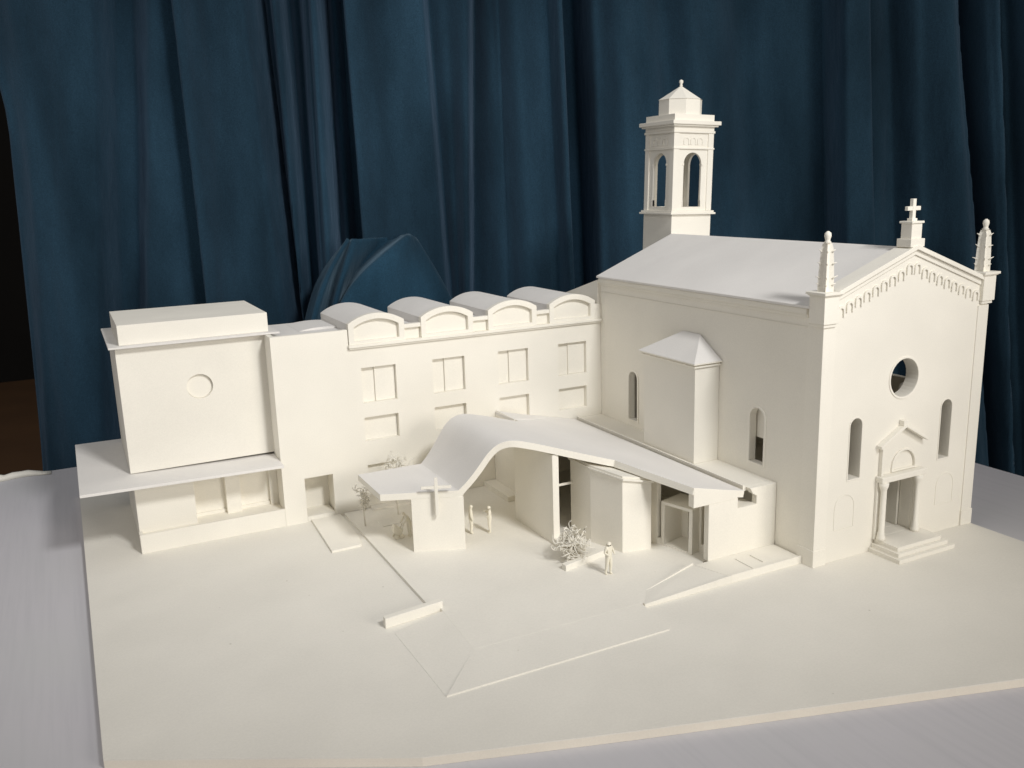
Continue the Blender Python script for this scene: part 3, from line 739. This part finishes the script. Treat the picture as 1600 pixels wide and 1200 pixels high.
cr = thing('cross', 'thin white cross standing before the square pier of the wave roof', 'cross', (-42.7, 30.6, 6.4))
cu = Vector((7.05, -2.94, 0)).normalized(); cn = Vector((cu.y, -cu.x, 0))
if cn.y > 0: cn = -cn
cc = Vector((-42.85, 31.15, 0)) + cn * 0.55
def cbx(mb, s0, s1, t0, t1, z0, z1):
    q = [cc + cu * s0 + cn * t0, cc + cu * s1 + cn * t0, cc + cu * s1 + cn * t1, cc + cu * s0 + cn * t1]
    mb.prism([(p.x, p.y) for p in q], z0, z1)
mb = MB(); cbx(mb, -.24, .24, 0, .45, 6.3, 12.0); mb.build('upright', CARD, cr)
mb = MB(); cbx(mb, -2.2, -.24, .02, .42, 10.35, 10.75); cbx(mb, .24, 2.2, .02, .42, 10.35, 10.75); mb.build('arms', CARD, cr)
mb = MB(); cbx(mb, -.12, .12, -.54, 0, 7.6, 7.9); mb.build('bracket', CARD, cr)

# ---------------------------------------------------------------- wire trees
def wire_tree(label, base, top_c, R_, n_br, seed, squash=0.9, trunk_r=0.13):
    r = random.Random(seed)
    t = thing('tree', label, 'tree', base, 'wire trees on the model')
    bz_ = Vector(base); cz = Vector(top_c)
    tr = MB(); mid = bz_.lerp(cz, .5) + Vector((r.uniform(-.3, .3), r.uniform(-.3, .3), 0))
    tr.tube([bz_, mid, cz - Vector((0, 0, R_ * .35))], trunk_r, 6, trunk_r * .7)
    tr.build('trunk', WIREM, t)
    cr_ = MB()
    for i in range(n_br):
        start = bz_.lerp(cz, r.uniform(.35, .8))
        a = r.uniform(0, 2 * math.pi); el = r.uniform(-.5, 1.3)
        d = Vector((math.cos(a) * math.cos(el), math.sin(a) * math.cos(el), math.sin(el) * squash))
        p = start.copy(); pts = [p.copy()]
        ln = R_ * r.uniform(.65, 1.15); k = 7
        for j in range(k):
            d = (d + Vector((r.uniform(-.5, .5), r.uniform(-.5, .5), r.uniform(-.4, .5)))).normalized()
            p = p + d * ln / k
            if (p - cz).length > R_ * 1.1: d = (cz - p).normalized()
            pts.append(p.copy())
        cr_.tube(pts, .095, 5, .06)
        for j in (3, 4, 5, 6, 7):
            q = pts[j].copy(); d2 = Vector((r.uniform(-1, 1), r.uniform(-1, 1), r.uniform(-.6, 1))).normalized()
            c2 = [q.copy()]
            ax = Vector((r.uniform(-1, 1), r.uniform(-1, 1), r.uniform(-1, 1))).normalized()
            for s_ in range(5):
                d2 = (Matrix.Rotation(.55, 3, ax) @ d2)
                q = q + d2 * R_ * .13; c2.append(q.copy())
            cr_.tube(c2, .085, 5, .055)
    cr_.build('crown', WIREM, t)
    return t
wire_tree('low bushy white wire tree in front of the long dark opening of the hall', (-27.9, 17.6, 0.3), (-28.0, 18.6, 3.3), 2.6, 46, 11)
wire_tree('taller white wire tree behind the flat left part of the wave roof', (-43.0, 48.5, 0.3), (-43.6, 48.8, 9.0), 3.6, 40, 5)
wire_tree('small sparse white wire tree at the left edge of the wave roof', (-49.3, 46.5, 0.3), (-49.2, 46.8, 6.9), 1.9, 13, 8)

# ---------------------------------------------------------------- figures
def person(label, base, h, face, pose):
    """one continuous skinned body; joints in units of the standing height, x right, y forward"""
    J = {'pelvis': (0, 0, .52), 'waist': (0, 0, .60), 'chest': (0, .01, .72), 'neck': (0, .005, .835), 'head': (0, .015, .885), 'crown': (0, .015, .955),
         'hl': (-.05, 0, .50), 'kl': (-.055, .01, .28), 'al': (-.055, -.01, .045), 'tl': (-.06, .06, .02),
         'hr': (.05, 0, .50), 'kr': (.055, .01, .28), 'ar': (.055, -.01, .045), 'tr': (.06, .06, .02),
         'sl': (-.10, 0, .79), 'el': (-.125, -.01, .64), 'wl': (-.12, .03, .51), 'fl': (-.115, .045, .455),
         'sr': (.10, 0, .79), 'er': (.125, -.01, .64), 'wr': (.12, .03, .51), 'fr': (.115, .045, .455)}
    J.update(pose)
    Rr = {'pelvis': .068, 'waist': .058, 'chest': .072, 'neck': .030, 'head': .050, 'crown': .042, 'hl': .05, 'kl': .034, 'al': .024, 'tl': .018,
          'hr': .05, 'kr': .034, 'ar': .024, 'tr': .018, 'sl': .036, 'el': .026, 'wl': .019, 'fl': .017, 'sr': .036, 'er': .026, 'wr': .019, 'fr': .017}
    E_ = [('pelvis', 'waist'), ('waist', 'chest'), ('chest', 'neck'), ('neck', 'head'), ('head', 'crown'),
          ('pelvis', 'hl'), ('hl', 'kl'), ('kl', 'al'), ('al', 'tl'), ('pelvis', 'hr'), ('hr', 'kr'), ('kr', 'ar'), ('ar', 'tr'),
          ('chest', 'sl'), ('sl', 'el'), ('el', 'wl'), ('wl', 'fl'), ('chest', 'sr'), ('sr', 'er'), ('er', 'wr'), ('wr', 'fr')]
    names = list(J)
    me = bpy.data.meshes.new('person')
    me.from_pydata([tuple(Vector(J[k]) * h * CM) for k in names], [(names.index(a), names.index(b)) for a, b in E_], [])
    o = bpy.data.objects.new('person', me)
    col.objects.link(o)
    sk = o.modifiers.new('skin', 'SKIN'); sk.use_smooth_shade = True
    for i, k in enumerate(names):
        me.skin_vertices[0].data[i].radius = (Rr[k] * h * CM * 1.5, Rr[k] * h * CM * 1.3)
        me.skin_vertices[0].data[i].use_root = (k == 'pelvis')
    sb_ = o.modifiers.new('sub', 'SUBSURF'); sb_.levels = 2; sb_.render_levels = 2
    me.materials.append(FIGM)
    bpy.context.view_layer.update()
    dg = bpy.context.evaluated_depsgraph_get()
    em = bpy.data.meshes.new_from_object(o.evaluated_get(dg))
    o.modifiers.clear(); o.data = em
    for p in em.polygons: p.use_smooth = True
    # nose and ears on the same mesh
    bm = bmesh.new(); bm.from_mesh(em)
    hd = Vector(J['head']) * h * CM
    fw = Vector((0, 1, 0))
    for off, rr in ((Vector((0, .052, .015)), .010), (Vector((-.05, .0, .01)), .011), (Vector((.05, .0, .01)), .011)):
        mt_ = Matrix.Translation(hd + off * h * CM)
        bmesh.ops.create_uvsphere(bm, u_segments=6, v_segments=5, radius=rr * h * CM, matrix=mt_)
    bm.to_mesh(em); bm.free()
    if not em.materials: em.materials.append(FIGM)
    o.location = Vector(base) * CM
    o.rotation_euler = (0, 0, math.radians(face))
    tag(o, label, 'person', 'small white figures on the forecourt')
    return o
person('tiny white standing figure in front of the kerb wall, nearest of the figures', (-25.8, 11.7, .41), 5.0, 200,
       {'kl': (-.05, .04, .27), 'al': (-.05, .02, .045), 'tl': (-.05, .09, .02), 'kr': (.05, -.02, .27), 'ar': (.06, -.06, .045), 'tr': (.08, 0, .02),
        'el': (-.16, .03, .67), 'wl': (-.13, .10, .60), 'fl': (-.10, .13, .58), 'er': (.15, -.02, .66), 'wr': (.11, .07, .60), 'fr': (.07, .10, .60)})
person('tiny white figure standing straight at the right edge of the square pier', (-36.0, 34.8, .41), 4.9, 250, {'tl': (-.06, .05, .02)})
person('tiny white figure with one forearm raised under the wave roof arch', (-33.4, 33.6, .41), 4.6, 70,
       {'er': (.14, .05, .67), 'wr': (.13, .15, .73), 'fr': (.12, .19, .755), 'el': (-.13, .02, .65), 'wl': (-.10, .10, .60), 'fl': (-.08, .13, .6), 'kl': (-.045, .02, .28), 'kr': (.045, 0, .28)})
person('tiny white figure leaning over a pram left of the square pier', (-44.7, 38.6, .41), 4.5, 95,
       {'chest': (0, .10, .72), 'neck': (0, .16, .82), 'head': (0, .20, .865), 'crown': (0, .23, .93), 'waist': (0, .04, .61),
        'sl': (-.10, .12, .78), 'el': (-.12, .18, .65), 'wl': (-.10, .26, .56), 'fl': (-.09, .30, .53), 'sr': (.10, .12, .78), 'er': (.12, .18, .65), 'wr': (.10, .26, .56), 'fr': (.09, .30, .53)})
pr = thing('pram', 'tiny white pram in front of the leaning figure', 'pram', (-46.4, 39.0, .41))
MB().prism([(-47.0, 1.15), (-46.1, 1.0), (-45.75, 1.7), (-46.0, 1.9), (-47.1, 2.75), (-47.4, 1.9)], 38.5, 39.4, 'y').build('basket', FIGM, pr)
for x_ in (-46.9, -46.0):
    for y_ in (38.45, 39.35):
        MB().prism(circ(x_, .76, .34, 14), y_ - .04, y_ + .1, 'y').build('wheel', FIGM, pr)
MB().tube([(-46.9, 38.6, .7), (-46.5, 38.6, 1.15)], .05).tube([(-46.0, 38.6, .7), (-46.3, 38.6, 1.15)], .05).tube([(-46.9, 39.3, .7), (-46.5, 39.3, 1.15)], .05).tube([(-46.0, 39.3, .7), (-46.3, 39.3, 1.15)], .05).tube([(-45.95, 38.55, 1.7), (-45.6, 38.55, 2.55), (-45.6, 39.35, 2.55), (-45.95, 39.35, 1.7)], .06).build('frame', FIGM, pr)

# ---------------------------------------------------------------- velvet curtain
# fold line positions (cm along the curtain at z=97 and at z=27) and how far each comes forward
FOLD = [(-122.1,-125.1,-6),(-118.3,-122.3,3),(-110.5,-117.3,6),(-101.2,-109.1,7),(-95.8,-103.6,5),(-94.7,-102.1,-6),(-91.2,-98.3,-8),(-84.2,-93.3,-3),
 (-78.3,-78.0,-4),(-76.9,-76.3,5),(-68.7,-66.8,7),(-60.2,-57.7,6),(-58.7,-55.7,2),(-57.6,-54.7,-6),(-55.6,-53.4,-3),(-53.3,-52.7,3),(-52.0,-51.7,-7),(-49.4,-49.4,-5),
 (-45.5,-46.9,2),(-44.0,-44.9,5),(-42.9,-43.8,-8),(-40.6,-41.1,-5),(-39.4,-39.8,-8),(-37.5,-36.5,-7),(-36.3,-35.3,5),(-27.0,-25.4,7),(-18.5,-16.3,4),(-17.1,-14.6,-2),
 (-13.1,-12.6,0),(-7.6,-10.1,3),(-6.1,-8.8,-6),(-2.2,0.3,-3),(4.0,6.9,0),(11.7,13.2,2),(14.5,16.5,6),(15.7,17.9,-8),(18.7,21.0,-8),(23.3,25.2,0),(28.7,32.6,3),(33.4,40.1,2),
 (39.5,46.7,-1),(45.7,53.3,2),(50.4,58.3,1),(59.7,68.2,-3),(70.5,78.2,-2),(79.0,83.7,-2),(81.3,85.6,6),(86.0,91.4,6),(89.1,94.8,0),(95.2,101.4,-2),(99.9,106.4,3),
 (105.3,114.6,7),(107.9,118.0,5),(109.2,119.9,-8),(112.3,122.6,-6),(116.1,125.4,3),(118.0,126.6,4),(119.5,127.9,-6),(123.9,132.9,-2),(126.9,136.5,3),(134,143,-4),(142,150,5),(148,156,-5),(158,166,6),(166,175,-4),(178,188,5),(190,200,-3)]
CO = Vector((-87.28, -84.02, 0)) + Vector((.443, .896, 0)) * 230
CD = Vector((.896, -.443, 0)); CN = Vector((-.443, -.896, 0))
def interp(sv, dv, s):
    if s <= sv[0]: return dv[0]
    for i in range(len(sv) - 1):
        if s <= sv[i + 1]:
            t = (s - sv[i]) / max(1e-6, sv[i + 1] - sv[i])
            t = t * t * (3 - 2 * t)
            return dv[i] + (dv[i + 1] - dv[i]) * t
    return dv[-1]
from mathutils import noise as mnoise
NU, NV = 900, 44
vs = []; fs = []
for j in range(NV + 1):
    z = -74.5 + 262 * j / NV
    t = (97 - z) / 70.0
    if t > 2.0: t = 2.0 + (t - 2.0) * .3
    sv = [a + (b_ - a) * t for a, b_, d in FOLD]
    dv = [d for a, b_, d in FOLD]
    for i in range(1, len(sv)):
        if sv[i] < sv[i - 1] + .5: sv[i] = sv[i - 1] + .5
    # left hem bulges out a little near the top, as the photograph shows
    bul = -6.0 * max(0, (z - 72) / 30) if z > 72 else 0
    s0, s1 = sv[0], sv[-1]
    for i in range(NU + 1):
        s = s0 + (s1 - s0) * i / NU
        d = interp(sv, dv, s) * (1.0 if s < 0 else 1.35)
        d += 0.9 * mnoise.noise(Vector((s * .06, z * .012, 3.1))) * 2 + 0.35 * mnoise.noise(Vector((s * .3, z * .03, 9.1)))
        p = CO + CD * (s + bul * max(0, 1 - i / 60)) + CN * d
        vs.append((p.x, p.y, z))
for j in range(NV):
    for i in range(NU):
        a = j * (NU + 1) + i
        fs.append((a, a + 1, a + NU + 2, a + NU + 1))
cu_ = MB().add(vs, fs, True).build('curtain', VELVET)
so_ = cu_.modifiers.new('cloth_thickness', 'SOLIDIFY'); so_.thickness = 0.003; so_.offset = -1
tag(cu_, 'floor length dark teal velvet curtain hanging in deep folds behind the table', 'curtain')

# cloth bunched over something behind the table; columns run from the top crease down to the floor
COLS = [[(-23.3, 133.0, 40.7), (-31.4, 132.0, 33.4), (-35.0, 131.0, 25.2), (-38.0, 130.0, 16.2), (-41.9, 129.0, 0.8), (-41.9, 129.0, -74.0)],
        [(-25.9, 125.0, 41.3), (-32.9, 119.0, 34.5), (-37.0, 116.0, 27.0), (-40.0, 115.0, 18.6), (-43.4, 115.0, 4.1), (-43.4, 115.0, -74.0)],
        [(-24.6, 127.0, 40.7), (-28.6, 127.0, 33.6), (-32.0, 126.0, 25.5), (-35.0, 125.0, 16.6), (-39.1, 124.0, 1.5), (-39.1, 124.0, -74.0)],
        [(-24.8, 124.0, 41.3), (-29.0, 120.0, 34.1), (-32.2, 118.0, 26.4), (-35.4, 117.0, 17.8), (-39.2, 117.0, 3.0), (-39.2, 117.0, -74.0)],
        [(-15.1, 131.0, 41.0), (-21.2, 130.0, 36.8), (-26.7, 128.0, 29.5), (-31.5, 125.0, 19.3), (-36.3, 123.0, 1.3), (-36.3, 123.0, -74.0)],
        [(-10.4, 130.0, 40.9), (-17.4, 128.0, 36.8), (-26.4, 125.0, 30.5), (-31.8, 122.0, 22.8), (-36.5, 120.0, 2.0), (-36.5, 120.0, -74.0)],
        [(-12.4, 120.0, 41.8), (-20.9, 115.0, 37.8), (-29.1, 112.0, 32.4), (-35.3, 111.0, 24.5), (-39.2, 111.0, 4.3), (-39.2, 111.0, -74.0)],
        [(-11.9, 119.5, 41.7), (-19.2, 113.5, 36.1), (-26.9, 111.0, 29.6), (-33.0, 110.0, 21.5), (-37.3, 110.0, 4.3), (-37.3, 110.0, -74.0)],
        [(-10.7, 121.0, 41.3), (-12.2, 117.5, 33.9), (-16.3, 115.5, 25.2), (-19.5, 115.0, 16.4), (-22.8, 115.0, 1.1), (-22.8, 115.0, -74.0)],
        [(-9.7, 122.0, 40.4), (-5.5, 119.0, 31.8), (-2.4, 118.0, 24.5), (1.9, 118.0, 15.3), (8.3, 118.0, -3.9), (8.3, 118.0, -74.0)],
        [(-7.4, 130.0, 40.6), (-0.4, 134.0, 30.6), (4.1, 136.0, 22.6), (8.9, 137.0, 12.4), (15.8, 138.0, -8.3), (15.8, 138.0, -74.0)]]
vs = []; fs = []
nc = len(COLS); nr = len(COLS[0])
for c_ in COLS: vs += c_
for i in range(nc - 1):
    for j in range(nr - 1):
        a = i * nr + j
        fs.append((a, a + 1, a + nr + 1, a + nr))
dr = MB().add(vs, fs, True).build('draped_cloth', VELVET2)
ca = dr.data.attributes.new('crease_edge', 'FLOAT', 'EDGE')
for e in dr.data.edges:
    a_, b_ = e.vertices
    if a_ // nr == b_ // nr and (a_ // nr) in (1, 3, 6, 9): ca.data[e.index].value = 0.75
    if a_ % nr == 0 and b_ % nr == 0: ca.data[e.index].value = 1.0
cm_ = dr.modifiers.new('sub', 'SUBSURF'); cm_.levels = 3; cm_.render_levels = 3
sm_ = dr.modifiers.new('cloth_thickness', 'SOLIDIFY'); sm_.thickness = 0.004
tag(dr, 'teal velvet cloth bunched up in a peaked heap behind the arched roof gables', 'cloth')
